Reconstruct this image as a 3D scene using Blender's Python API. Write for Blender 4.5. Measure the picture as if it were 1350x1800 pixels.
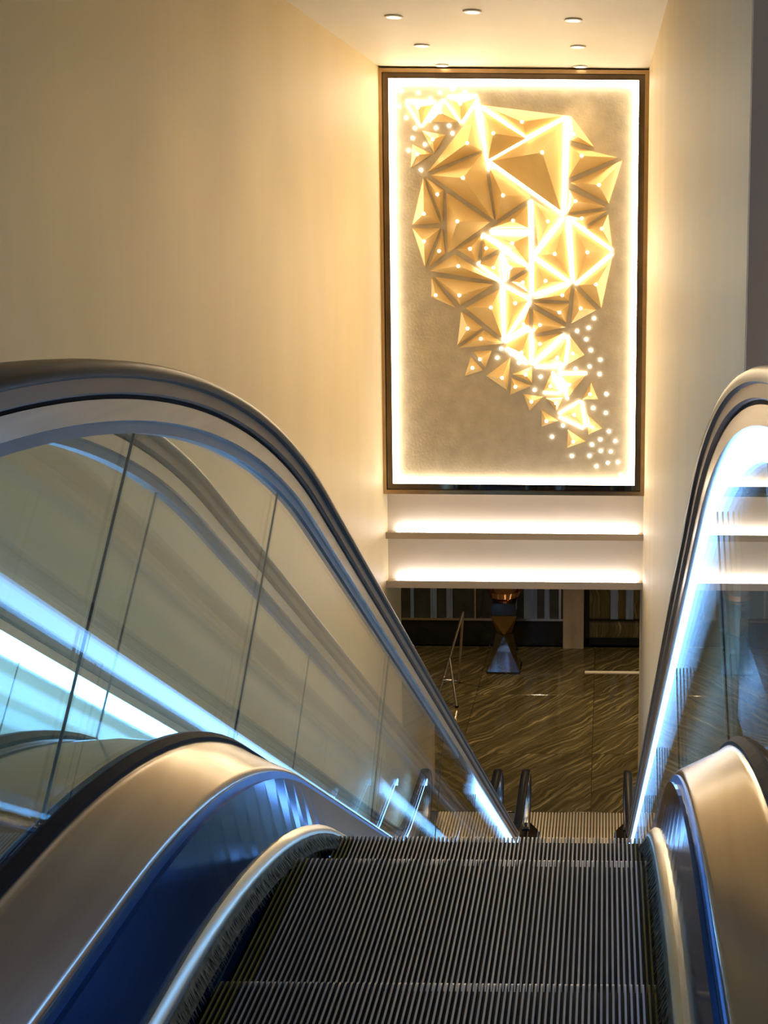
import bpy, math, random
from math import sin, cos, tan, radians, sqrt, pi
random.seed(7)
S = bpy.context.scene
C = S.collection
for o in list(bpy.data.objects): bpy.data.objects.remove(o)

# ------------------------------------------------------------------ camera
EYE = 1.15
F, PX, PY, PITCH, ROLL = 1997.0, 1064.0, 614.0, radians(6.1), 0.0085
cd = bpy.data.cameras.new('camera'); cam = bpy.data.objects.new('camera', cd); C.objects.link(cam)
cam.location = (0, 0, EYE)
from mathutils import Matrix, Vector
cam.matrix_world = Matrix.Translation((0, 0, EYE)) @ Matrix.Rotation(pi/2 - PITCH, 4, 'X') @ Matrix.Rotation(ROLL, 4, 'Z')
cd.sensor_width = 36.0; cd.sensor_fit = 'AUTO'
cd.lens = F/1800*36
cd.shift_x = (675-PX)/1800; cd.shift_y = (PY-900)/1800
cd.clip_start = 0.02
S.camera = cam
S.view_settings.view_transform = 'Standard'; S.view_settings.look = 'None'
S.view_settings.gamma = 1.0; S.view_settings.use_curve_mapping = False
S.view_settings.exposure = 0.8
S.cycles.max_bounces = 8; S.cycles.diffuse_bounces = 3; S.cycles.glossy_bounces = 4; S.cycles.transparent_max_bounces = 12
w = bpy.data.worlds.new('World'); S.world = w; w.use_nodes = True
w.node_tree.nodes['Background'].inputs[0].default_value = (0.5, 0.6, 0.8, 1)
w.node_tree.nodes['Background'].inputs[1].default_value = 0.05

WARM = (1.0, 0.70, 0.36)
COOL = (0.30, 0.55, 1.0)

def ray(u, v):
    a = (u-PX)/F; b = (v-PY)/F
    a2 = a*cos(ROLL)+b*sin(ROLL); b2 = -a*sin(ROLL)+b*cos(ROLL)
    return Vector((a2, cos(PITCH)-b2*sin(PITCH), -sin(PITCH)-b2*cos(PITCH)))
def onY(u, v, Y):
    r = ray(u, v); p = r*(Y/r.y); p.z += EYE; return p
def onZ(u, v, Z):
    r = ray(u, v); p = r*((Z-EYE)/r.z); p.z += EYE; return p

# ------------------------------------------------------------------ materials
MAT = {}
def pbr(name, col, rough=0.5, metal=0.0, noise=None, bump=None, spec=0.5, coat=0.0, aniso=None):
    m = bpy.data.materials.new(name); m.use_nodes = True; MAT[name] = m
    nt = m.node_tree; b = nt.nodes['Principled BSDF']
    b.inputs['Base Color'].default_value = (*col, 1)
    b.inputs['Roughness'].default_value = rough; b.inputs['Metallic'].default_value = metal
    b.inputs['Specular IOR Level'].default_value = spec
    b.inputs['Coat Weight'].default_value = coat; b.inputs['Coat Roughness'].default_value = 0.05
    tc = nt.nodes.new('ShaderNodeTexCoord')
    if noise:
        sc, amt, stretch = noise
        mp = nt.nodes.new('ShaderNodeMapping'); mp.inputs['Scale'].default_value = stretch
        nt.links.new(tc.outputs['Object'], mp.inputs[0])
        n = nt.nodes.new('ShaderNodeTexNoise'); n.inputs['Scale'].default_value = sc; n.inputs['Detail'].default_value = 6
        nt.links.new(mp.outputs[0], n.inputs['Vector'])
        r = nt.nodes.new('ShaderNodeValToRGB')
        r.color_ramp.elements[0].position = 0.3; r.color_ramp.elements[1].position = 0.7
        r.color_ramp.elements[0].color = (*[c*(1-amt) for c in col], 1)
        r.color_ramp.elements[1].color = (*[min(1, c*(1+amt)) for c in col], 1)
        nt.links.new(n.outputs['Fac'], r.inputs[0]); nt.links.new(r.outputs[0], b.inputs['Base Color'])
    if bump:
        sc, st, stretch = bump
        mp = nt.nodes.new('ShaderNodeMapping'); mp.inputs['Scale'].default_value = stretch
        nt.links.new(tc.outputs['Object'], mp.inputs[0])
        n = nt.nodes.new('ShaderNodeTexNoise'); n.inputs['Scale'].default_value = sc; n.inputs['Detail'].default_value = 4
        nt.links.new(mp.outputs[0], n.inputs['Vector'])
        bp = nt.nodes.new('ShaderNodeBump'); bp.inputs['Strength'].default_value = st; bp.inputs['Distance'].default_value = 0.01
        nt.links.new(n.outputs['Fac'], bp.inputs['Height']); nt.links.new(bp.outputs[0], b.inputs['Normal'])
    return m
def emit(name, col, st):
    m = bpy.data.materials.new(name); m.use_nodes = True; MAT[name] = m
    b = m.node_tree.nodes['Principled BSDF']
    b.inputs['Base Color'].default_value = (*[min(1, c) for c in col], 1)
    b.inputs['Emission Color'].default_value = (*col, 1); b.inputs['Emission Strength'].default_value = st
    return m
def glass(name, tint, ior=1.5, gain=1.0):
    m = bpy.data.materials.new(name); m.use_nodes = True; MAT[name] = m
    nt = m.node_tree; nt.nodes.remove(nt.nodes['Principled BSDF'])
    out = nt.nodes['Material Output']
    geo = nt.nodes.new('ShaderNodeNewGeometry')
    mx = nt.nodes.new('ShaderNodeMix'); mx.inputs[2].default_value = ior; mx.inputs[3].default_value = 1/ior
    nt.links.new(geo.outputs['Backfacing'], mx.inputs[0])
    fr = nt.nodes.new('ShaderNodeFresnel'); nt.links.new(mx.outputs[0], fr.inputs['IOR'])
    tr = nt.nodes.new('ShaderNodeBsdfTransparent'); tr.inputs[0].default_value = (*tint, 1)
    gl = nt.nodes.new('ShaderNodeBsdfGlossy'); gl.inputs['Roughness'].default_value = 0.0
    gl.inputs[0].default_value = (1, 1, 1, 1)
    ms = nt.nodes.new('ShaderNodeMixShader')
    nt.links.new(fr.outputs[0], ms.inputs[0]); nt.links.new(tr.outputs[0], ms.inputs[1]); nt.links.new(gl.outputs[0], ms.inputs[2])
    nt.links.new(ms.outputs[0], out.inputs['Surface'])
    return m

pbr('wall_paint', (0.73, 0.59, 0.345), 0.55, noise=(2.0, 0.04, (1, 1, 0.25)), bump=(260, 0.05, (1, 1, 1)))
pbr('ceiling_paint', (0.80, 0.74, 0.62), 0.6, noise=(3.0, 0.02, (1, 1, 1)))
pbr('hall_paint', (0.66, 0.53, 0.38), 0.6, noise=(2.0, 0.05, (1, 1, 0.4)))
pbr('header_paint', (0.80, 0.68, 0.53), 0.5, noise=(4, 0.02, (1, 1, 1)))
pbr('ledge_shade', (0.52, 0.42, 0.30), 0.5, noise=(4, 0.02, (1, 1, 1)))  # header paint darkened: shade on the unlit ledge fronts is put into the colour
pbr('bronze_satin', (0.42, 0.29, 0.16), 0.22, 1.0, noise=(8, 0.1, (1, 1, 1)))
pbr('bronze_mirror', (0.13, 0.10, 0.075), 0.04, 1.0, noise=(3, 0.25, (1, 1, 1)))
pbr('backing_leaf', (0.68, 0.60, 0.46), 0.45, 0.25, noise=(7, 0.10, (1, 1, 1)), bump=(40, 0.25, (1, 1, 1)))
pbr('gold_facet', (0.90, 0.66, 0.30), 0.38, 0.15, noise=(5, 0.05, (1, 1, 1)))
pbr('guide_steel', (0.27, 0.22, 0.18), 0.38, 0.8, noise=(40, 0.08, (1, 0.05, 1)))
pbr('rubber', (0.013, 0.014, 0.019), 0.30, spec=0.35, noise=(30, 0.2, (1, 1, 1)))
pbr('steel', (0.66, 0.62, 0.58), 0.26, 1.0, noise=(60, 0.08, (1, 0.03, 1)))
pbr('deck_steel', (0.50, 0.45, 0.395), 0.20, 1.0, noise=(40, 0.08, (1, 0.05, 1)), bump=(3, 0.05, (1, 1, 1)))
pbr('cover_steel', (0.40, 0.42, 0.45), 0.12, 1.0, noise=(20, 0.06, (1, 0.1, 1)), bump=(4, 0.06, (1, 1, 1)))
pbr('gasket', (0.008, 0.008, 0.010), 0.6, spec=0.15, noise=(30, 0.2, (1, 1, 1)))
pbr('skirt_led_blue', (0.035, 0.11, 0.30), 0.10, 0.9, noise=(10, 0.15, (1, 0.1, 1)))  # blue reflected from the light strips is mixed into this black panel's colour
pbr('aluminium', (0.80, 0.78, 0.66), 0.3, 1.0, noise=(50, 0.06, (1, 0.05, 1)))
pbr('bristle', (0.13, 0.12, 0.075), 0.6, noise=(60, 0.6, (1, 1, 1)))
pbr('cleat', (0.32, 0.36, 0.44), 0.35, 0.9, noise=(40, 0.12, (1, 0.05, 1)))
pbr('cleat_groove', (0.012, 0.012, 0.013), 0.6, noise=(40, 0.2, (1, 1, 1)))
pbr('step_yellow', (0.16, 0.13, 0.02), 0.5, noise=(20, 0.2, (1, 1, 1)))
pbr('diffuser_off', (0.33, 0.36, 0.38), 0.3, noise=(20, 0.05, (1, 1, 1)))
pbr('plate_metal', (0.55, 0.50, 0.42), 0.35, 0.9, noise=(20, 0.1, (1, 0.05, 1)))
pbr('black_panel', (0.012, 0.012, 0.012), 0.12, noise=(5, 0.3, (1, 1, 1)))
pbr('dark_glass', (0.03, 0.035, 0.04), 0.05, coat=0.5, noise=(4, 0.3, (1, 1, 1)))
pbr('beige_stone', (0.34, 0.29, 0.22), 0.3, noise=(6, 0.18, (1, 1, 0.3)))
pbr('mirror_facet', (0.55, 0.60, 0.65), 0.04, 1.0, noise=(2, 0.05, (1, 1, 1)))
pbr('copper', (0.75, 0.42, 0.26), 0.15, 1.0, noise=(5, 0.1, (1, 1, 1)))
pbr('hall_floor', (0.25, 0.23, 0.20), 0.15, noise=(2, 0.15, (1, 1, 1)))
pbr('blue_grey', (0.20, 0.27, 0.42), 0.35, 0.3, noise=(14, 0.25, (1, 1, 0.1)))
pbr('truss_grey', (0.15, 0.15, 0.16), 0.5, noise=(5, 0.1, (1, 1, 1)))
pbr('joint_dark', (0.03, 0.035, 0.04), 0.4, noise=(9, 0.1, (1, 1, 1)))
pbr('lamp_trim', (0.85, 0.82, 0.75), 0.4, noise=(9, 0.02, (1, 1, 1)))
emit('led_cool', (0.20, 0.48, 1.0), 4.2)
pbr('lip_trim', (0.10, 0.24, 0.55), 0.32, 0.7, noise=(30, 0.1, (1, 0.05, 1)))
emit('led_warm', (1.0, 0.85, 0.60), 14.0)
emit('led_edge', (1.0, 0.87, 0.66), 11.0)
emit('led_cove', (0.95, 0.95, 1.0), 13.0)
emit('led_point', (1.0, 0.93, 0.75), 6.0)
emit('lamp_glow', (1.0, 0.85, 0.6), 6.0)
emit('led_bright', (0.13, 0.42, 1.0), 18.0)
glass('balustrade_glass', (0.93, 0.96, 0.945))

def marble():
    m = bpy.data.materials.new('dark_marble'); m.use_nodes = True; MAT['dark_marble'] = m
    nt = m.node_tree; b = nt.nodes['Principled BSDF']
    b.inputs['Roughness'].default_value = 0.12
    oi = nt.nodes.new('ShaderNodeObjectInfo')
    tc = nt.nodes.new('ShaderNodeTexCoord')
    add = nt.nodes.new('ShaderNodeVectorMath'); add.operation = 'ADD'
    mul = nt.nodes.new('ShaderNodeMath'); mul.operation = 'MULTIPLY'; mul.inputs[1].default_value = 37
    nt.links.new(oi.outputs['Random'], mul.inputs[0])
    nt.links.new(tc.outputs['Object'], add.inputs[0]); nt.links.new(mul.outputs[0], add.inputs[1])
    mp = nt.nodes.new('ShaderNodeMapping'); mp.inputs['Rotation'].default_value = (0, 0, radians(38)); mp.inputs['Scale'].default_value = (1, 1, 1)
    nt.links.new(add.outputs[0], mp.inputs[0])
    wob = nt.nodes.new('ShaderNodeTexNoise'); wob.inputs['Scale'].default_value = 1.3; wob.inputs['Detail'].default_value = 3
    nt.links.new(add.outputs[0], wob.inputs['Vector'])
    wm = nt.nodes.new('ShaderNodeVectorMath'); wm.operation = 'MULTIPLY_ADD'; wm.inputs[1].default_value = (0.34, 0.34, 0.34)
    nt.links.new(wob.outputs['Color'], wm.inputs[0]); nt.links.new(mp.outputs[0], wm.inputs[2])
    m2 = nt.nodes.new('ShaderNodeMapping'); m2.inputs['Scale'].default_value = (26, 0.9, 1)
    nt.links.new(wm.outputs[0], m2.inputs[0])
    wv = nt.nodes.new('ShaderNodeTexNoise'); wv.inputs['Scale'].default_value = 1.0; wv.inputs['Detail'].default_value = 7; wv.inputs['Roughness'].default_value = 0.68
    nt.links.new(m2.outputs[0], wv.inputs['Vector'])
    r = nt.nodes.new('ShaderNodeValToRGB'); e = r.color_ramp.elements
    e[0].position = 0.40; e[0].color = (0.050, 0.042, 0.020, 1)
    e[1].position = 0.72; e[1].color = (0.36, 0.30, 0.16, 1)
    x = r.color_ramp.elements.new(0.55); x.color = (0.095, 0.080, 0.040, 1)
    nt.links.new(wv.outputs['Fac'], r.inputs[0]); nt.links.new(r.outputs[0], b.inputs['Base Color'])
marble()

# ------------------------------------------------------------------ mesh helpers
class MB:
    def __init__(s): s.v = []; s.f = []; s.mi = []
    def add(s, vs, fs, mi=0):
        n = len(s.v); s.v += [tuple(p) for p in vs]; s.f += [tuple(i+n for i in f) for f in fs]; s.mi += [mi]*len(fs)
    def box(s, x0, x1, y0, y1, z0, z1, mi=0):
        s.add([(x0,y0,z0),(x1,y0,z0),(x1,y1,z0),(x0,y1,z0),(x0,y0,z1),(x1,y0,z1),(x1,y1,z1),(x0,y1,z1)],
              [(0,3,2,1),(4,5,6,7),(0,1,5,4),(1,2,6,5),(2,3,7,6),(3,0,4,7)], mi)
    def loft(s, rings, closed=True, caps=True, mi=0):
        k = len(rings[0]); vs = [p for r in rings for p in r]; fs = []
        for i in range(len(rings)-1):
            for j in range(k if closed else k-1):
                a = i*k+j; b = i*k+(j+1) % k
                fs.append((a, b, b+k, a+k))
        if caps and closed:
            fs.append(tuple(range(k))[::-1]); fs.append(tuple((len(rings)-1)*k+j for j in range(k)))
        s.add(vs, fs, mi)
    def tube(s, a, b, r, n=10, r2=None, mi=0):
        a = Vector(a); b = Vector(b); d = (b-a).normalized()
        u = d.orthogonal().normalized(); w_ = d.cross(u); r2 = r if r2 is None else r2
        s.loft([[a+(u*cos(t)+w_*sin(t))*r for t in [2*pi*i/n for i in range(n)]],
                [b+(u*cos(t)+w_*sin(t))*r2 for t in [2*pi*i/n for i in range(n)]]], mi=mi)
    def revolve(s, prof, c, n=32, mi=0):
        rings = [[(c[0]+r*cos(2*pi*i/n), c[1]+r*sin(2*pi*i/n), c[2]+z) for i in range(n)] for r, z in prof]
        s.loft(rings, caps=True, mi=mi)
    def mesh(s, name, mats, smooth=False):
        me = bpy.data.meshes.new(name); me.from_pydata(s.v, [], s.f)
        for m in mats: me.materials.append(MAT[m])
        me.polygons.foreach_set('material_index', s.mi)
        if smooth: me.polygons.foreach_set('use_smooth', [True]*len(me.polygons))
        me.update()
        import bmesh
        bm = bmesh.new(); bm.from_mesh(me); bmesh.ops.recalc_face_normals(bm, faces=bm.faces); bm.to_mesh(me); bm.free()
        return me
def link(name, me, parent=None, loc=None):
    o = bpy.data.objects.new(name, me); C.objects.link(o)
    if parent: o.parent = parent
    if loc is not None: o.location = loc
    return o
def ob(name, mb, mats, parent=None, smooth=False, loc=None):
    if isinstance(mats, str): mats = [mats]
    o = link(name, mb.mesh(name, mats, smooth), parent, loc)
    if smooth:
        try: o.data.set_sharp_from_angle(angle=radians(35))
        except Exception: pass
    return o
def empty(name, loc): 
    o = bpy.data.objects.new(name, None); C.objects.link(o); o.location = loc; o.empty_display_size = 0.1; return o
def tag(o, label, cat, group=None):
    o['label'] = label; o['category'] = cat
    if group: o['group'] = group
    return o
def struct(o, label=None, cat=None):
    o['kind'] = 'structure'
    if label: o['label'] = label
    if cat: o['category'] = cat
    return o
def bx(name, mat, b, parent=None):
    m = MB(); m.box(*b); return ob(name, m, mat, parent)

# ------------------------------------------------------------------ the setting
D = 11.4                                   # art wall plane
TL = onY(667, 119, D); BR = onY(1131, 1034, D)
XL, XR = -2.236, 0.407
ZC = onY(900, 120.5, D).z                  # ceiling
ZF = -5.08                                 # lower floor
YN = 3.27                                  # where the well's side walls begin
YE = 12.2                                  # where they end
ZH = onY(905, 1034, D).z                   # underside of the header
YB = 16.4                                  # back wall of the lower hall

def vz(v): return onY(905, v, D).z

o = bx('wall_left', 'wall_paint', (XL-0.25, XL, YN, YE, ZF, ZC)); struct(o, 'warm cream wall on the left of the escalator well', 'wall')
o = bx('wall_right', 'wall_paint', (XR, XR+0.25, YN+0.02, YE, ZF, ZC)); struct(o, 'narrow strip of warm cream wall on the right of the well', 'wall')
o = bx('wall_landing_right', 'hall_paint', (XR+0.001, 5.0, YN, YN+0.25, -0.3, ZC)); struct(o, 'shaded grey brown wall face beside the upper landing', 'wall')
o = bx('wall_landing_left', 'hall_paint', (-6.0, XL-0.001, YN, YN+0.25, -0.3, ZC)); struct(o, 'wall face beside the upper landing, outside the picture', 'wall')
o = bx('ceiling', 'ceiling_paint', (-6.2, 5.2, -5.2, D+0.35, ZC, ZC+0.2)); struct(o, 'pale cream flat ceiling above the escalator well', 'ceiling')
o = bx('wall_rear', 'hall_paint', (-6.0, 5.0, -5.2, -5.0, 0.0, ZC)); struct(o, 'rear wall of the upper landing, behind the viewer', 'wall')
o = bx('wall_far_left', 'hall_paint', (-6.2, -6.0, -5.2, YN+0.25, -0.3, ZC)); struct(o, 'far left wall of the upper landing', 'wall')
o = bx('wall_far_right', 'hall_paint', (5.0, 5.2, -5.2, YN+0.25, -0.3, ZC)); struct(o, 'far right wall of the upper landing', 'wall')
m = MB(); m.box(-6.0, 5.0, -5.0, -0.6, -0.3, 0.0); m.box(-6.0, XL, -0.6, YN, -0.3, 0.0); m.box(XR, 5.0, -0.6, YN, -0.3, 0.0)
o = ob('floor_upper', m, 'hall_floor'); struct(o, 'upper landing floor around the escalators', 'floor')

# end wall: solid slab behind the art, then the header with two light coves
ZA = vz(867)
o = bx('wall_end', 'header_paint', (XL, XR, D+0.02, D+0.30, ZA, ZC)); struct(o, 'end wall carrying the framed light artwork', 'wall')
z1t, z1b, z2t, z2b = vz(937), vz(948), vz(1022), vz(1034)
hd = MB(); hd.box(XL, XR, D+0.10, YE, z2b+0.005, ZA)
o = ob('wall_header', hd, 'header_paint'); struct(o, 'cream header over the lower opening with two glowing coves', 'wall')
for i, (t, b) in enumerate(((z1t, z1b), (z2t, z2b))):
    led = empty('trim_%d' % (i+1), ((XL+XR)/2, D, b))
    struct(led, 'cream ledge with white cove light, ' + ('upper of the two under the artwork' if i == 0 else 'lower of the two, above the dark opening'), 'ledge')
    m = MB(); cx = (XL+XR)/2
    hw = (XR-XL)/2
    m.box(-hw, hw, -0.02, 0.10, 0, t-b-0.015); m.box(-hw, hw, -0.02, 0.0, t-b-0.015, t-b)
    ob('ledge', m, 'ledge_shade', led)
    m = MB(); m.box(-hw+0.10, hw-0.06, 0.045, 0.085, t-b-0.015, t-b-0.003)
    ob('led_strip', m, 'led_cove', led)

# lower hall
HX0, HX1 = -6.0, 5.0
fl = empty('floor_lower', (0, 14, ZF)); struct(fl, 'dark veined marble floor of the lower hall', 'floor')
m = MB(); m.box(HX0, HX1, YE-0.9-14, YB+0.2-14, -0.3, -0.012); ob('bed', m, 'joint_dark', fl)
YP = onZ(1000, 1428, ZF).y                 # far edge of the landing plate
ys = [YP+0.004, onZ(1000, 1325, ZF).y, onZ(1000, 1222, ZF).y, YB+0.2]
ys = [ys[0], ys[1], ys[2], ys[2]+(ys[2]-ys[1]), YB+0.2] if YB+0.2-ys[2] > 1.9 else ys
xs = [HX0, -4.85, -3.27, -1.69, -0.115, 1.46, 3.04, HX1]
g = 0.003
for j in range(len(ys)-1):
    for i in range(len(xs)-1):
        x0, x1, y0, y1 = xs[i]+g, xs[i+1]-g, ys[j]+g, ys[j+1]-g
        m = MB(); cx, cy = (x0+x1)/2, (y0+y1)/2
        a, b_ = (x1-x0)/2, (y1-y0)/2
        m.loft([[(-a, -b_, -0.012), (a, -b_, -0.012), (a, b_, -0.012), (-a, b_, -0.012)],
                [(-a, -b_, -0.002), (a, -b_, -0.002), (a, b_, -0.002), (-a, b_, -0.002)],
                [(-a+.002, -b_+.002, 0), (a-.002, -b_+.002, 0), (a-.002, b_-.002, 0), (-a+.002, b_-.002, 0)]])
        ob('slab', m, 'dark_marble', fl, loc=(cx, cy-14, 0))
o = bx('ceiling_lower', 'ceiling_paint', (HX0, HX1, YE, YB+0.2, ZH+0.02, ZH+0.2)); struct(o, 'low ceiling of the lower hall', 'ceiling')
o = bx('wall_lower_left', 'wall_paint', (HX0-0.2, HX0, YE-0.25, YB+0.2, ZF, ZH+0.2)); struct(o, 'left wall of the lower hall', 'wall')
o = bx('wall_lower_right', 'wall_paint', (HX1, HX1+0.2, YE-0.25, YB+0.2, ZF, ZH+0.2)); struct(o, 'right wall of the lower hall', 'wall')
o = bx('wall_return_left', 'wall_paint', (HX0, XL-0.25, YE-0.25, YE, ZF, ZH+0.2)); struct(o, 'return wall left of the lower opening', 'wall')
o = bx('wall_return_right', 'wall_paint', (XR+0.25, HX1, YE-0.25, YE, ZF, ZH+0.2)); struct(o, 'return wall right of the lower opening', 'wall')
o = bx('wall_back', 'black_panel', (HX0, HX1, YB+0.05, YB+0.25, ZF, ZH+0.2)); struct(o, 'black glossy back wall of the lower hall', 'wall')
def bu(u): return onY(u, 1100, YB).x
def bz(v): return onY(900, v, YB).z
o = bx('trim_3', 'beige_stone', (HX0, HX1, YB+0.0, YB+0.05, ZF, bz(1139))); struct(o, 'brown stone skirting along the lower back wall', 'skirting')
# dark glazed window with blue grey upright bars
wn = empty('window_1', (bu(850), YB, bz(1088))); struct(wn, 'dark glazed window with blue grey vertical bars in the lower hall', 'window')
zt = ZH+0.02
def wb(name, mat, u0, u1, za, zb, ya, yb, par, base):
    m = MB(); m.box(bu(u0)-base.x, bu(u1)-base.x, ya-base.y, yb-base.y, za-base.z, zb-base.z); return ob(name, m, mat, par)
wl = wn.location
wb('pane', 'dark_glass', 640, 990, bz(1088), zt, YB+0.02, YB+0.05, wn, wl)
wb('sill', 'steel', 640, 990, bz(1091), bz(1087), YB-0.01, YB+0.05, wn, wl)
for u0, u1 in ((757, 768), (785, 796), (921, 944), (957, 966), (722, 728)):
    wb('upright_bar', 'blue_grey', u0, u1, bz(1087), zt, YB-0.005, YB+0.02, wn, wl)
for u0, u1 in ((834, 837), (982, 986)):
    wb('mullion', 'steel', u0, u1, bz(1087), zt, YB-0.01, YB+0.02, wn, wl)
o = wb('wall_pier', 'beige_stone', 990, 1026, bz(1139), zt, YB-0.06, YB+0.05, None, Vector((0, 0, 0))); struct(o, 'beige stone pier between the dark windows below', 'pier')
wn = empty('window_2', (bu(1075), YB, bz(1130))); struct(wn, 'black framed window beside the stone pier in the lower hall', 'window'); wl = wn.location
wb('pane', 'dark_marble', 1034, 1150, bz(1120), zt, YB+0.02, YB+0.05, wn, wl)  # marble veins painted on the pane stand in for its reflection
for a in ((1029, 1036, bz(1131), zt), (1150, 1157, bz(1131), zt), (1029, 1157, bz(1131), bz(1120)), (1036, 1150, bz(1089), bz(1087))):
    wb('frame_bar', 'gasket', *a, YB-0.03, YB+0.04, wn, wl)
for u0, u1 in ((1073, 1086), (1100, 1113)):
    wb('upright_bar', 'blue_grey', u0, u1, bz(1087), zt, YB-0.0, YB+0.02, wn, wl)
yt4 = onZ(1030, 1182, ZF).y
o = bx('trim_4', 'lamp_trim', (onZ(1028, 1182, ZF).x, 1.6, yt4-0.03, yt4+0.03, ZF, ZF+0.012)); struct(o, 'thin pale strip across the marble floor', 'floor strip')  # thin pale strip lying just above the slabs

# ------------------------------------------------------------------ escalators
TH = radians(35); TT = tan(TH); Y1 = 2.12; RISE = 5.08; Y2 = Y1+RISE/TT
def zat(y, z0, Rt, yk=2.12, Rb=1.2):
    t = Rt*tan(TH/2); ya = yk-t; yb = ya+Rt*sin(TH)
    tb = Rb*tan(TH/2); ye = yk+RISE/TT+tb; yc = ye-Rb*sin(TH)
    if y <= ya: return z0
    if y <= yb: return z0-(Rt-sqrt(Rt*Rt-(y-ya)**2))
    if y <= yc: return z0-TT*(y-yk)
    if y <= ye: return z0-RISE+(Rb-sqrt(Rb*Rb-(ye-y)**2))
    return z0-RISE
def ysamp(a, b, *_):
    s = {a, b} | {0.9+0.06*i for i in range(38)} | {3.2+0.8*i for i in range(7)} | {8.2+0.09*i for i in range(22)}
    return sorted(y for y in s if a <= y <= b)
DK = (1.45, 1.84); LP = (1.40, 1.90); AL = (1.6, 2.0); SK = (1.3, 2.08)
W = 0.4975                                 # half distance of the handrails
YA, YZ = -0.15, 10.50                      # centres of the newel bends
RN = 0.30
ZR = 0.98                                  # top of handrail
def rail_path(full=True):
    """points (y,z,ny,nz) along the top of the handrail, newel to newel"""
    P = []
    yss = ysamp(YA, YZ)
    for i in range(13):
        a = -pi/2 - 0.25 + (pi+0.25)*i/13   # top newel: from the inlet round to the flat
        ang = -pi/2 - 0.0 - (pi)*i/13
        P.append((YA+RN*cos(ang), ZR-RN+RN*sin(ang), cos(ang), sin(ang)))
    for k, y in enumerate(yss):
        e = 1e-3
        d = (zat(y+e, ZR, 2.7)-zat(y-e, ZR, 2.7))/(2*e); l = sqrt(1+d*d)
        P.append((y, zat(y, ZR, 2.7), -d/l, 1/l))
    zb = ZR-RISE
    for i in range(1, 15):
        ang = pi/2 - pi*i/14
        P.append((YZ+RN*cos(ang), zb-RN+RN*sin(ang), cos(ang), sin(ang)))
    return P
PATH = rail_path()
def sweep(cs, x, y0=None, y1=None):
    m = MB()
    P = PATH
    if y0 is not None: P = [p for p in PATH if y0 <= p[0] <= y1 and p[3] > 0.5]
    m.loft([[(x+cx, y+ny*h, z+nz*h) for cx, h in cs] for y, z, ny, nz in P])
    return m
CS_RAIL = [(-.033, -.027), (-.039, -.024), (-.0415, -.016), (-.038, -.007), (-.028, -.0015), (0, 0), (.028, -.0015), (.038, -.007), (.0415, -.016), (.039, -.024), (.033, -.027)]
def rect(a, b, h0, h1): return [(a, h0), (b, h0), (b, h1), (a, h1)]
CS_GUIDE = [(-.031, -.026), (.031, -.026), (.031, -.048), (.027, -.051), (-.027, -.051), (-.031, -.048)]
CS_GAP = rect(-.016, .016, -.060, -.050)
CS_PROF = [(-.022, -.058), (.022, -.058), (.022, -.090), (.014, -.093), (-.014, -.093), (-.022, -.090)]
CS_LED = rect(-.011, .011, -.145, -.093)
CS_OFF = rect(-.011, .011, -.110, -.092)
CS_LIPTRIM = rect(-.013, .013, -.098, -.091)
GB = 0.345                                 # glass foot height
MC = {}
def cached(key, fn):
    if key not in MC: MC[key] = fn()
    return MC[key]
def lf(pts, ya=-0.35, yb=10.75, mats=('deck_steel',), smooth=True, name='part'):
    """loft a cross-section [(x, z0, Rt)] along the escalator"""
    m = MB()
    m.loft([[(x, y, zat(y, z, *R)) for x, z, R in pts] for y in ysamp(ya, yb)])
    return m

PITCHX = 0.68/75
def step_mesh():
    # path of the cleats: tread, nose, riser
    path = []
    for y in (-0.395, -0.2, -0.012): path.append((y, 0, 0, 1))
    for i in range(1, 6):
        a = (pi/2)*i/5*1.0; path.append((-0.012+0.012*sin(a), -0.012+0.012*cos(a), sin(a), cos(a)))
    for i in range(1, 5):
        path.append((-0.0-0.018*(i/4)**2, -0.012-0.21*i/4, 1, 0))
    m = MB(); h = 0.011; wr = 0.0034
    n = 75; x0 = -0.34
    cs = []
    for i in range(n):
        c = x0+PITCHX*(i+0.5)
        cs += [(c-wr/2, -h), (c-wr/2, 0), (c+wr/2, 0), (c+wr/2, -h)]
    k = len(cs)
    vs = [(x, y+ny*hh, z+nz*hh) for y, z, ny, nz in path for x, hh in cs]
    f0, f1, f2, f3 = [], [], [], []
    for i in range(len(path)-1):
        for j in range(k-1):
            q = (i*k+j, i*k+j+1, (i+1)*k+j+1, (i+1)*k+j)
            edge = (j//4) < 4 or (j//4) > 71
            if j % 4 == 1: (f2 if edge else f0).append(q)
            else: (f3 if edge else f1).append(q)
    m.add(vs, f0, 0); n0 = len(m.v)
    m.f += f1+f2+f3; m.mi += [1]*len(f1)+[2]*len(f2)+[1]*len(f3)
    # body slab under the cleats
    m.box(-0.338, 0.338, -0.39, -0.03, -0.05, -0.0125, 1)
    return m.mesh('step', ['cleat', 'cleat_groove', 'step_yellow'])
def yellow_mesh(sx):
    m = MB(); m.box(sx*0.333-0.007, sx*0.333+0.007, -0.394, -0.004, -0.011, -0.001); return m.mesh('edge_line', ['step_yellow'])
def nose_positions():
    # walk along the step line with a constant chain pitch
    pts = []; y = 2.03; N = []
    def adv(y, s):
        d = 0.0; st = 0.002*(1 if s > 0 else -1)
        while d < abs(s):
            z0 = zat(y, 0, 1.15); y += st; d += sqrt(st*st+(zat(y, 0, 1.15)-z0)**2)
        return y
    yy = y; lo = []
    for i in range(3): yy = adv(yy, -0.4); lo.append(yy)
    N = lo[::-1]+[y]; yy = y
    while yy < 10.75:
        yy = adv(yy, 0.4); N.append(yy)
    return [y for y in N if y < 10.8]
NOSES = nose_positions()
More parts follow.
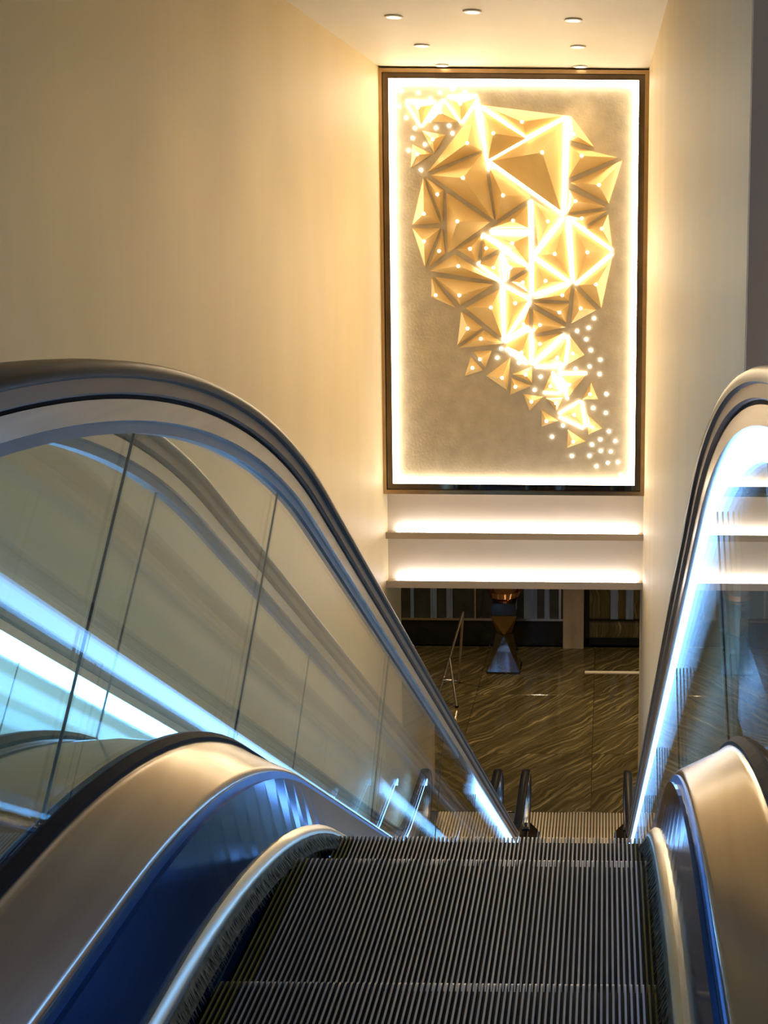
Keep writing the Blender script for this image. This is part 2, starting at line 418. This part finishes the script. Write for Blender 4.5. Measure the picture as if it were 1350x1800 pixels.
JT = [0.55, 1.79, 2.58, 3.86, 5.13, 6.43, 7.73, 9.03]
DEL = 0.36
def zglass_top(y): 
    d = (zat(y+1e-3, ZR, 2.7)-zat(y-1e-3, ZR, 2.7))/2e-3; l = sqrt(1+d*d)
    return y+d/l*0.094, zat(y, ZR, 2.7)-0.094/l
def glass_panel(ya, yb, first, last):
    m = MB(); t = 0.006; gp = 0.0016
    n = 26; rows = []
    for i in range(n+1):
        s = i/n; y = ya+gp+(yb-ya-2*gp)*s
        yt, zt_ = zglass_top(y)
        dl = DEL
        if first: dl = DEL*s
        if last: dl = DEL*(1-s)
        y0 = yt-dl
        row = []
        for k in range(6):
            u = k/5; yy = y0+(yt-y0)*u; zb = zat(y0, GB, *DK)
            row.append((yy, zb+(zt_-zb)*u))
        rows.append(row)
    for side in (-t, t):
        vs = [(side, y, z) for r in rows for y, z in r]
        fs = [(i*6+k, i*6+k+1, i*6+k+7, i*6+k+6) for i in range(n) for k in range(5)]
        m.add(vs, fs)
    off = (n+1)*6
    rim = [i*6 for i in range(n+1)]+[n*6+k for k in range(1, 6)]+[i*6+5 for i in range(n-1, -1, -1)]+[k for k in range(4, 0, -1)]
    m.f += [(rim[i], rim[(i+1) % len(rim)], rim[(i+1) % len(rim)]+off, rim[i]+off) for i in range(len(rim))]
    m.mi += [0]*len(rim)
    return m
def newel_glass(yc, z_top, sgn):
    m = MB(); t = 0.006; r = RN-0.094; zc = z_top-RN
    pts = [(yc, z_top-RISE*0-RN+r)]
    pts = []
    for i in range(13):
        a = pi/2-pi*i/12; pts.append((yc+sgn*r*cos(a), zc+r*sin(a)))
    pts.append((yc, zc-r-0.0))
    zb = GB if sgn < 0 else GB-RISE
    pts = pts[:-1]+[(yc+sgn*0.0, zb)]
    m.loft([[(-t, y, z) for y, z in pts], [(t, y, z) for y, z in pts]])
    return m

def build_escalator(cx, label, lit):
    root = empty('escalator', (cx, 0, 0)); tag(root, label, 'escalator', 'side by side escalators')
    P = lambda key, fn, mats, smooth=True, nm=None, x=0: _part(root, key, fn, mats, smooth, nm, x)
    # steps
    for i, y in enumerate(NOSES):
        st = link('step', cached('step', step_mesh), root, (0, y, zat(y, 0, 1.15)))
    for s in (-1, 1):
        sd = 'L' if s < 0 else 'R'
        x = s*W
        P('rail', lambda: sweep(CS_RAIL, 0), 'rubber', True, 'handrail', x)
        P('guide', lambda: sweep(CS_GUIDE, 0), 'guide_steel', True, 'handrail_guide', x)
        P('gap', lambda: sweep(CS_GAP, 0), 'gasket', False, 'guide_gasket', x)
        P('prof', lambda: sweep(CS_PROF, 0), 'steel', True, 'glass_clamp', x)
        for a, b, on in lit[s]:
            P(('led', a, b), lambda: sweep(CS_LED if on else CS_OFF, 0, a, b), on if on else 'diffuser_off', False, 'light_strip' if on else 'unlit_strip', x)
        J = [YA]+JT+[YZ]
        for i in range(len(J)-1):
            P(('glass', i), lambda: glass_panel(J[i], J[i+1], i == 0, i == len(J)-2), 'balustrade_glass', False, 'glass_panel', x)
        P('ng1', lambda: newel_glass(YA, ZR, -1), 'balustrade_glass', False, 'newel_glass', x)
        P('ng2', lambda: newel_glass(YZ, ZR-RISE, 1), 'balustrade_glass', False, 'newel_glass', x)
        for i, yj in enumerate(JT):
            def jm():
                m = MB(); yt, zt_ = zglass_top(yj); yb = yt-DEL; zb = zat(yb, GB, *DK)
                q = 0.0014
                m.loft([[(-.002, yb-q, zb), (.002, yb-q, zb), (.002, yb+q, zb), (-.002, yb+q, zb)],
                        [(-.002, yt-q, zt_), (.002, yt-q, zt_), (.002, yt+q, zt_), (-.002, yt+q, zt_)]]); return m
            P(('joint', i), jm, 'joint_dark', False, 'glass_joint', x)
        P(('gasket', s), lambda: lf([(s*(W-.020), .345, DK), (s*(W-.020), .352, DK), (s*(W-.007), .362, DK), (s*(W+.007), .362, DK), (s*(W+.020), .352, DK), (s*(W+.020), .345, DK)]), 'gasket', False, 'gasket')
        P(('deck', s), lambda: lf([(s*(W+.022), .345, DK), (s*(W-.020), .345, DK), (s*(W-.030), .338, DK), (s*(W-.033), .335, DK), (s*.395, .266, LP), (s*.392, .263, LP), (s*.388, .257, LP), (s*.388, .252, LP), (s*.396, .245, LP), (s*(W+.022), .245, DK)]), 'deck_steel', True, 'inner_deck')
        P(('lip', s), lambda: lf([(s*.384, .254, LP), (s*.380, .218, LP), (s*.396, .218, LP), (s*.396, .254, LP)]), 'lip_trim', False, 'deck_lip')
        P(('skirt', s), lambda: lf([(s*.374, .240, LP), (s*.345, -.05, SK), (s*.365, -.10, SK), (s*.395, .240, LP)]), 'skirt_led_blue', False, 'skirt_panel')
        P(('alu', s), lambda: lf([(s*.343, .088, AL), (s*.340, .078, AL), (s*.343, .060, AL), (s*.366, .060, AL), (s*.366, .096, AL), (s*.355, .097, AL)]), 'aluminium', True, 'deflector_rail')
        P(('brush', s), lambda: lf([(s*.340, .078, AL), (s*.331, .044, AL), (s*.336, .040, AL), (s*.352, .062, AL)], 0.5, 10.4), 'bristle', False, 'brush_core')
        def bristles():
            m = MB(); y = 0.6
            rr = random.Random(3)
            while y < 10.4:
                z0 = zat(y, 0.076, *AL); a = Vector((s*.341, y, z0))
                b = Vector((s*(.322+rr.uniform(-.003, .004)), y+rr.uniform(-.012, .012), z0-0.036+rr.uniform(-.004, .006)))
                r = 0.0016
                m.add([a+Vector((0, -r, 0)), a+Vector((0, r, 0)), a+Vector((s*.001, 0, -.004)), b], [(0, 1, 3), (1, 2, 3), (2, 0, 3)])
                y += 0.0045 if y < 2.7 else 0.02
            return m
        o_ = P(('bristles', s), bristles, 'bristle', False, 'brush_bristles'); o_['kind'] = 'stuff'
    # truss casing under the steps, and landing plates
    P('casing', lambda: lf([(-.52, .25, DK), (-.52, -.95, SK), (.52, -.95, SK), (.52, .25, DK), (.50, .25, DK), (.50, -.90, SK), (-.50, -.90, SK), (-.50, .25, DK)], -0.35, 8.9), 'truss_grey', False, 'truss_casing')
    def plate(y0, y1, z):
        m = MB(); m.box(-.52, .52, y0, y1, z-.05, z-.014)
        n = 32; p = 1.04/n
        for i in range(n): m.box(-.52+p*(i+.2), -.52+p*(i+.75), y0, y1, z-.014, z, 1)
        return m
    P('plate_top', lambda: plate(-0.6, 0.62, 0.0), ('cleat_groove', 'plate_metal'), False, 'landing_plate')
    P('plate_bottom', lambda: plate(10.76, YP, ZF+0.0), ('cleat_groove', 'plate_metal'), False, 'landing_plate')
    def comb(y0, y1, z, sg):
        m = MB(); m.box(-.34, .34, y0, y1, z-.004, z+.004)
        for i in range(74):
            c = -.34+PITCHX*(i+1); ya, yb = (y1, y1+.05) if sg > 0 else (y0-.05, y0)
            m.box(c-.002, c+.002, ya, yb, z-.008, z+.001)
        return m
    P('comb_top', lambda: comb(0.60, 0.78, 0.004, 1), 'aluminium', False, 'comb')
    P('comb_bottom', lambda: comb(10.50, 10.78, ZF+0.004, -1), 'aluminium', False, 'comb')
    return root
def _part(root, key, fn, mats, smooth, nm, x):
    k = (key, mats)
    if k not in MC:
        me = fn().mesh(nm, [mats] if isinstance(mats, str) else list(mats), smooth)
        if smooth:
            try: me.set_sharp_from_angle(angle=radians(40))
            except Exception: pass
        MC[k] = me
    return link(nm, MC[k], root, (x, 0, 0))
CX = -0.2425; SEP = 1.27
esc1 = build_escalator(CX, 'near escalator going down, its grooved steps filling the foreground', {-1: [(-1, 6.35, ''), (6.30, 20, 'led_cool')], 1: [(-1, 1.26, ''), (1.2, 20, 'led_cool')]})
esc2 = build_escalator(CX-SEP, 'second escalator along the left wall, seen through the near glass balustrade', {-1: [(-1, 20, 'led_bright')], 1: [(-1, 20, '')]})

# cover panels between and beside the escalators
def cover(x0, x1, label):
    pan = [(x0, .34, DK), (x0, .30, DK), (x1, .30, DK), (x1, .34, DK), ((x0+x1)/2, .348, DK)]
    r = empty('deck_cover', ((x0+x1)/2, 0, 0.3)); tag(r, label, 'cover panel', 'metal covers along the escalators')
    c = (x0+x1)/2
    cuts = [-0.35, 1.25, 2.75, 4.3, 5.9, 7.5, 9.1, 10.75]
    for a, b in zip(cuts[:-1], cuts[1:]):
        m = MB(); m.loft([[(x-c, y, zat(y, z, *R)-0.3) for x, z, R in pan] for y in ysamp(a+.001, b-.001)])
        ob('cover_panel', m, 'cover_steel', r, smooth=True)
cover(CX-SEP+W+.024, CX-W-.024, 'brushed metal cover running between the two escalators')
cover(CX+W+.024, XR-.002, 'slim metal cover between the near escalator and the right wall')
cover(XL+.002, CX-SEP-W-.024, 'metal cover between the second escalator and the left wall')

# ------------------------------------------------------------------ artwork
art = empty('wall_artwork', ((XL+XR)/2, D, ZA)); tag(art, 'framed relief of gold pyramids and tiny lights glowing on the end wall', 'artwork')
ax, az = art.location.x, art.location.z
def ap(u, v, h): p = onY(u, v, D-h); return Vector((p.x-ax, p.y-D, p.z-az))
fx0, fx1, fz0, fz1 = ap(671, 500, 0).x, ap(1136.5, 500, 0).x, ap(905, 866, 0).z, ap(905, 124, 0).z
ix0, ix1, iz0, iz1 = ap(689, 500, 0).x, ap(1119, 500, 0).x, ap(905, 849, 0).z, ap(905, 141, 0).z
m = MB(); m.box(ix0-.02, ix1+.02, -0.02, 0.018, iz0-.02, iz1+.02); ob('backing', m, 'backing_leaf', art)
FD = 0.10
def bar(pts, d=0.10):
    m = MB(); m.loft([[(x, y, z) for x, z in pts] for y in (-d, 0.018)]); return m
# mitred frame bars: outer bevel and inner return
for q in ([(fx0, fz1), (fx1, fz1), (ix1, iz1), (ix0, iz1)], [(fx0, fz0), (ix0, iz0), (ix1, iz0), (fx1, fz0)],
          [(fx0, fz0), (fx0, fz1), (ix0, iz1), (ix0, iz0)], [(fx1, fz1), (fx1, fz0), (ix1, iz0), (ix1, iz1)]):
    k = 0.42
    mid = [(1-k)*Vector((fx0 if x < 0 else fx1, fz0 if z < (fz0+fz1)/2 else fz1))+k*Vector((ix0 if x < 0 else ix1, iz0 if z < (fz0+fz1)/2 else iz1)) for x, z in q]
    out = [v.copy() if (abs(q[i][0]-fx0) < 1e-6 or abs(q[i][0]-fx1) < 1e-6) else None for i, v in enumerate(mid)]
    outer = [q[i] if out[i] is not None else tuple(mid[i]) for i in range(4)]
    inner = [tuple(mid[i]) if out[i] is not None else q[i] for i in range(4)]
    ob('outer_frame_bar', bar(outer), 'bronze_satin', art)
    ob('inner_frame_bar', bar(inner, 0.072), 'bronze_mirror', art)
e = 0.024
for b in ((ix0, ix1, iz1-e, iz1), (ix0, ix1, iz0, iz0+e), (ix0, ix0+e, iz0+e, iz1-e), (ix1-e, ix1, iz0+e, iz1-e)):
    m = MB(); m.box(b[0]+.001, b[1]-.001, -0.065, -0.035, b[2]+.001, b[3]-.001); ob('edge_light', m, 'led_edge', art)

TRI = [  # three corners and the apex, photograph pixels
 ((716,180),(764,183),(740,220),(737,191)), ((779,178),(806,214),(757,214),(776,199)), ((787,173),(838,172),(811,213),(811,184)),
 ((742,230),(783,237),(763,269),(763,246)), ((725,254),(759,271),(722,295),(736,272)),
 ((835,195),(752,302),(846,264),(824,253)), ((757,308),(848,269),(868,386),(817,314)), ((860,294),(932,346),(872,388),(886,344)),
 ((846,193),(925,243),(858,281),(869,236)), ((849,185),(993,203),(925,239),(919,216)), ((990,212),(863,283),(986,371),(955,270)),
 ((1004,204),(1044,258),(1002,246),(1009,237)), ((1002,256),(1085,277),(999,313),(1023,275)), ((1094,282),(1003,321),(1070,358),(1053,326)),
 ((1001,334),(1064,364),(998,374),(1012,354)), ((997,379),(1067,370),(1026,399),(1023,384)), ((1069,376),(1076,435),(1030,402),(1058,402)),
 ((1006,396),(1074,442),(1011,496),(1033,443)), ((993,392),(943,449),(1003,493),(976,446)), ((938,353),(987,381),(946,432),(964,389)),
 ((863,401),(928,360),(929,401),(903,388)), ((857,412),(929,414),(930,466),(902,427)), ((846,413),(839,461),(803,438),(828,437)),
 ((849,417),(847,454),(878,436),(856,436)), ((842,463),(878,446),(881,492),(869,470)), ((889,452),(927,470),(894,491),(899,470)),
 ((931,477),(899,495),(931,515),(920,496)),
 ((744,313),(774,392),(725,395),(748,376)), ((749,313),(780,334),(778,389),(771,342)), ((784,338),(861,390),(787,445),(807,389)),
 ((725,401),(774,401),(747,469),(748,424)), ((778,403),(783,446),(754,469),(774,441)), ((755,476),(800,447),(874,495),(808,467)),
 ((764,487),(867,500),(809,537),(810,518)), ((759,488),(801,541),(758,522),(768,518)), ((818,541),(879,508),(883,594),(865,539)),
 ((889,507),(929,528),(889,592),(907,532)), ((930,541),(930,573),(894,592),(921,569)), ((811,547),(848,576),(804,607),(824,576)),
 ((851,580),(883,604),(806,612),(847,594)), ((889,608),(930,584),(931,638),(918,618)), ((938,593),(989,586),(937,634),(950,603)),
 ((997,594),(942,641),(991,640),(980,627)), ((1002,591),(1027,624),(996,641),(1007,620)),
 ((939,458),(995,496),(939,515),(960,493)), ((1076,453),(1016,501),(1057,542),(1048,499)), ((938,526),(1004,500),(1000,529),(989,518)),
 ((938,533),(1001,534),(995,567),(984,548)), ((1010,506),(1048,545),(1004,569),(1021,541)), ((937,544),(994,575),(937,587),(950,570)),
 ((832,618),(864,616),(853,647),(845,630)), ((828,627),(849,651),(817,661),(832,645)), ((897,629),(855,661),(892,686),(884,662)),
 ((935,645),(901,658),(935,673),(925,657)), ((899,664),(934,678),(897,694),(907,678)), ((920,693),(954,698),(931,722),(935,704)),
 ((969,656),(984,689),(955,687),(968,677)), ((986,660),(1029,660),(999,698),(1001,674)), ((960,700),(990,699),(978,721),(978,707)),
 ((1039,673),(1051,702),(1024,702),(1037,691)), ((1020,708),(984,730),(1026,749),(1010,727)), ((1033,730),(1058,753),(1034,764),(1042,749)),
 ((952,721),(981,740),(952,750),(961,738)), ((998,756),(1029,776),(997,787),(1008,774))]
def dot_mesh():
    m = MB(); m.revolve([(0.0005, -.010), (.012, -.008), (.0155, 0), (.0155, .006), (.0005, .006)], (0, 0, 0), 12)
    me = m.mesh('light_point', ['led_point'], True); return me
DOT = dot_mesh()
DOTM = Matrix.Rotation(pi/2, 4, 'X')
for (a, b, c, d) in TRI:
    pa, pb, pc = ap(*a, .04), ap(*b, .04), ap(*c, .04)
    area = (pb-pa).cross(pc-pa).length/2
    h = min(0.20, 0.045+0.27*sqrt(area)*0.9)
    pd = ap(*d, .04); pd.y = -.04-h
    base = pd.copy(); base.y = 0
    org = (pa+pb+pc)/3; org.y = 0
    vs = []
    for p in (pa, pb, pc): vs.append(Vector((p.x, -.018, p.z)))
    for p in (pa, pb, pc): vs.append(Vector((p.x, -.040, p.z)))
    ctr = (pa+pb+pc)/3
    vs = vs[:3]+vs[3:]+[pd]
    m = MB(); m.add([v-org for v in vs], [(0,1,4,3),(1,2,5,4),(2,0,3,5),(3,4,6),(4,5,6),(5,3,6),(0,2,1)])
    o = ob('pyramid', m, 'gold_facet', art, loc=org)
    dt = link('light_point', DOT, o); dt.matrix_basis = Matrix.Translation(pd-org+Vector((0, -.0, 0))) @ DOTM
DOTS = [((690,140),[(105,135),(308,155),(565,155),(710,115),(860,150),(445,225),(80,315),(160,450),(265,575),(515,570),(670,545),(710,635),(237,690),(383,770),(190,840),(335,1070)]),
        ((800,580),[(547,222),(500,330),(758,390),(1055,445),(1245,480),(1015,555),(943,712),(1280,1135),(1150,1268),(665,285)]),
        ((900,460),[(975,672),(908,785),(773,822),(880,920),(935,1050),(1048,1165),(920,1243),(753,1270),(1040,1335)]),
        ((920,640),[(985,355),(828,522),(978,580),(1015,800),(912,897),(1092,913),(813,957),(920,1030),(1037,1040),(575,1090),(785,1087),(1002,1172),(1122,1165),(868,1213),(1155,1312)])]
for (ou, ov), L in DOTS:
    for x, y in L:
        p = ap(ou+x/6.75, ov+y/6.75, .026)
        dt = link('light_point', DOT, art); dt.matrix_basis = Matrix.Translation(p) @ DOTM
LINES = [(838,180,862,300,9),(846,188,926,242,6),(993,206,860,281,8),(997,206,991,376,9),(860,284,990,376,7),(933,352,934,520,8),(862,407,932,408,7),
 (990,382,941,446,8),(999,386,1006,495,9),(998,381,1076,440,6),(1076,446,1011,499,6),(940,452,1001,496,7),(938,519,1003,498,6),(848,412,931,471,7),
 (883,444,888,493,6),(840,462,884,498,6),(884,502,886,600,8),(886,502,932,527,6),(931,530,888,600,7),(888,601,931,577,5),(933,580,934,640,7),
 (993,588,938,640,7),(998,590,993,640,6),(714,177,766,180,4),(715,182,740,223,4),(766,184,742,222,4),(780,175,808,214,4),(787,170,838,169,5),(840,174,812,216,5),
 (755,214,778,176,4),(984,656,1031,656,5),(983,660,998,702,4),(1023,706,1029,750,5),(983,733,1025,753,4),(982,727,1019,705,4),(955,690,985,691,4),(972,654,986,688,4),
 (941,645,991,644,5),(889,613,926,640,4),(846,416,880,436,4)]
for u0, v0, u1, v1, wd in LINES:
    a, b = ap(u0, v0, .02), ap(u1, v1, .02)
    d = (b-a).normalized(); n = Vector((d.z, 0, -d.x))*(wd*0.0057/2)*0.8
    m = MB(); oy = Vector((0, -.008, 0)); c = (a+b)/2
    m.loft([[a-n-c, a+n-c, a+n+oy-c, a-n+oy-c], [b-n-c, b+n-c, b+n+oy-c, b-n+oy-c]])
    ob('light_line', m, 'led_warm', art, loc=c)

# ------------------------------------------------------------------ ceiling downlights
def downlight(x, y, z, label, power, group=None, big=1.0, spot=True, colr=WARM, ang=78):
    r = empty('downlight', (x, y, z)); tag(r, label, 'downlight', group)
    m = MB(); R = 0.055*big
    m.revolve([(R, 0), (R*1.25, -.004), (R*1.25, -.012), (R*.95, -.014), (R*.85, -.002), (R*.85, 0.0)], (0, 0, 0), 24); ob('trim_ring', m, 'lamp_trim', r, True)
    m = MB(); m.revolve([(.001, -.003), (R*.84, -.003), (R*.84, -.001), (.001, -.001)], (0, 0, 0), 24); ob('lens', m, 'lamp_glow', r, True)
    ld = bpy.data.lights.new('downlight_beam', 'SPOT'); ld.energy = power; ld.color = colr; ld.spot_size = radians(ang); ld.spot_blend = 1.0; ld.shadow_soft_size = 0.05
    lo = bpy.data.objects.new('beam', ld); C.objects.link(lo); lo.parent = r; lo.location = (0, 0, -0.03)
    return r
names = {(692,28): 'recessed downlight, left one of the row nearest the viewer', (830,19): 'recessed ceiling fitting in the middle, nearest the viewer', (1008,34): 'recessed downlight, right one of the row nearest the viewer',
         (742,79): 'recessed downlight, left one of the middle ceiling row', (1016,81): 'recessed downlight, right one of the middle ceiling row'}
for (u, v), lab in names.items():
    p = onZ(u, v, ZC); downlight(p.x, p.y, ZC, lab, 36, 'ceiling downlights in view')
downlight(onZ(781, 118, ZC).x, D-0.22, ZC, 'recessed downlight at the left above the artwork frame', 16, 'ceiling downlights in view')
downlight(onZ(1021, 120, ZC).x, D-0.22, ZC, 'recessed downlight at the right above the artwork frame', 16, 'ceiling downlights in view')
for y in (7.4, 6.1, 4.8):
    for x in (-1.62, -0.26): downlight(x, y, ZC, 'recessed downlight over the upper part of the escalators, above the picture', {7.4: 30, 6.1: 16, 4.8: 8}[y], 'ceiling downlights above the picture')
for y in (-3.0, -0.5, 2.0):
    for x in (-4.2, 2.6): downlight(x, y, ZC, 'added unseen fill light over the upper landing', 110, 'added upper landing fill lights', colr=(1.0, 0.90, 0.78), ang=130)  # added out of view to brighten the steps and right wall face
for x, y in ((-1.0, 13.6), (-3.2, 14.6), (0.9, 14.4), (0.2, 12.9)):
    downlight(x, y, ZH+0.02, 'added unseen fill light in the low ceiling of the lower hall', 60, 'added lower hall fill lights', ang=140)  # unseen lamps, put in to light the marble floor

# ------------------------------------------------------------------ things in the lower hall
pY = onZ(887, 1176, ZF).y
pc = onY(887, 1176, pY)
def pv(v): return onY(887, v, pY).z-ZF
def pu(u): return onY(u, 1150, pY).x-pc.x
ped = empty('pedestal', (pc.x, pY, ZF)); tag(ped, 'faceted mirror pedestal of two pyramids tip to tip on dark marble', 'pedestal')
hw = (pu(917)-pu(858))/2
def sq(r, z): return [Vector((-r, -r*.8, z)), Vector((r, -r*.8, z)), Vector((r, r*.8, z)), Vector((-r, r*.8, z))]
def dia(r, z): return [Vector((0, -r*.9, z)), Vector((r, 0, z)), Vector((0, r*.9, z)), Vector((-r, 0, z))]
def antiprism(A, B):
    m = MB(); fs = []
    for i in range(4):
        fs.append((i, (i+1) % 4, 4+i)); fs.append(((i+1) % 4, 4+(i+1) % 4, 4+i))
    m.add(A+B, fs+[(3, 2, 1, 0), (4, 5, 6, 7)]); return m
m = MB(); m.loft([sq(hw, 0), sq(hw, .03)]); ob('foot', m, 'bronze_mirror', ped)
ob('lower_pyramid', antiprism(sq(hw*.96, .03), dia(hw*.52, pv(1113))), 'mirror_facet', ped)
m = MB(); A = sq(hw*.78, pv(1077)); B = dia(hw*.42, pv(1113)+.001)
m.add(A+B, [(i, 4+i, (i+1) % 4) for i in range(4)]+[((i+1) % 4, 4+i, 4+(i+1) % 4) for i in range(4)]+[(0, 1, 2, 3), (7, 6, 5, 4)])
ob('upper_pyramid', m, 'bronze_satin', ped)
m = MB(); m.loft([sq(hw*.70, pv(1077)), sq(hw*.70, pv(1056))]); ob('top_block', m, 'black_panel', ped)
bw = empty('bowl', (pc.x, pY, ZF+pv(1056))); tag(bw, 'shiny copper bowl standing on the mirror pedestal', 'bowl')
m = MB(); m.revolve([(.001, 0), (.10, 0), (.10, .02), (.20, .09), (.24, .17), (.245, .17), (.21, .085), (.11, .03), (.001, .03)], (0, 0, 0), 32); ob('body', m, 'copper', bw, True)
m = MB(); m.revolve([(.10, 0), (.115, 0), (.115, .012), (.10, .012)], (0, 0, 0), 32); ob('foot_ring', m, 'copper', bw, True)

ey = onZ(790, 1240, ZF).y
ec = onY(800, 1240, ey)
es = empty('easel_stand', (ec.x, ey, ZF)); tag(es, 'slim metal easel stand with splayed legs on the marble floor', 'easel')
def epx(u, v, dy=0): p = onY(u, v, ey+dy); return Vector((p.x-ec.x, dy, p.z-ZF))
def floorpt(u, v): p = onZ(u, v, ZF); return Vector((p.x-ec.x, p.y-ey, 0.004))
top = epx(814, 1076, 0.25)
f1, f2, f3 = floorpt(766, 1238), floorpt(803, 1244), floorpt(806, 1200)
for a, t in ((f1, top), (f2, f1.lerp(top, 0.5)), (f3, top)):
    m = MB(); m.tube(a, t, 0.018, 8); l = ob('leg', m, 'steel', es, True)
    m = MB(); m.tube(a+Vector((0, 0, -.004)), a+Vector((0, 0, .025)), 0.022, 8); ob('rubber_tip', m, 'gasket', l, True)
m = MB(); m.tube(epx(778, 1195, .03), epx(803, 1197, .05), 0.012, 8); ob('crossbar', m, 'steel', es, True)
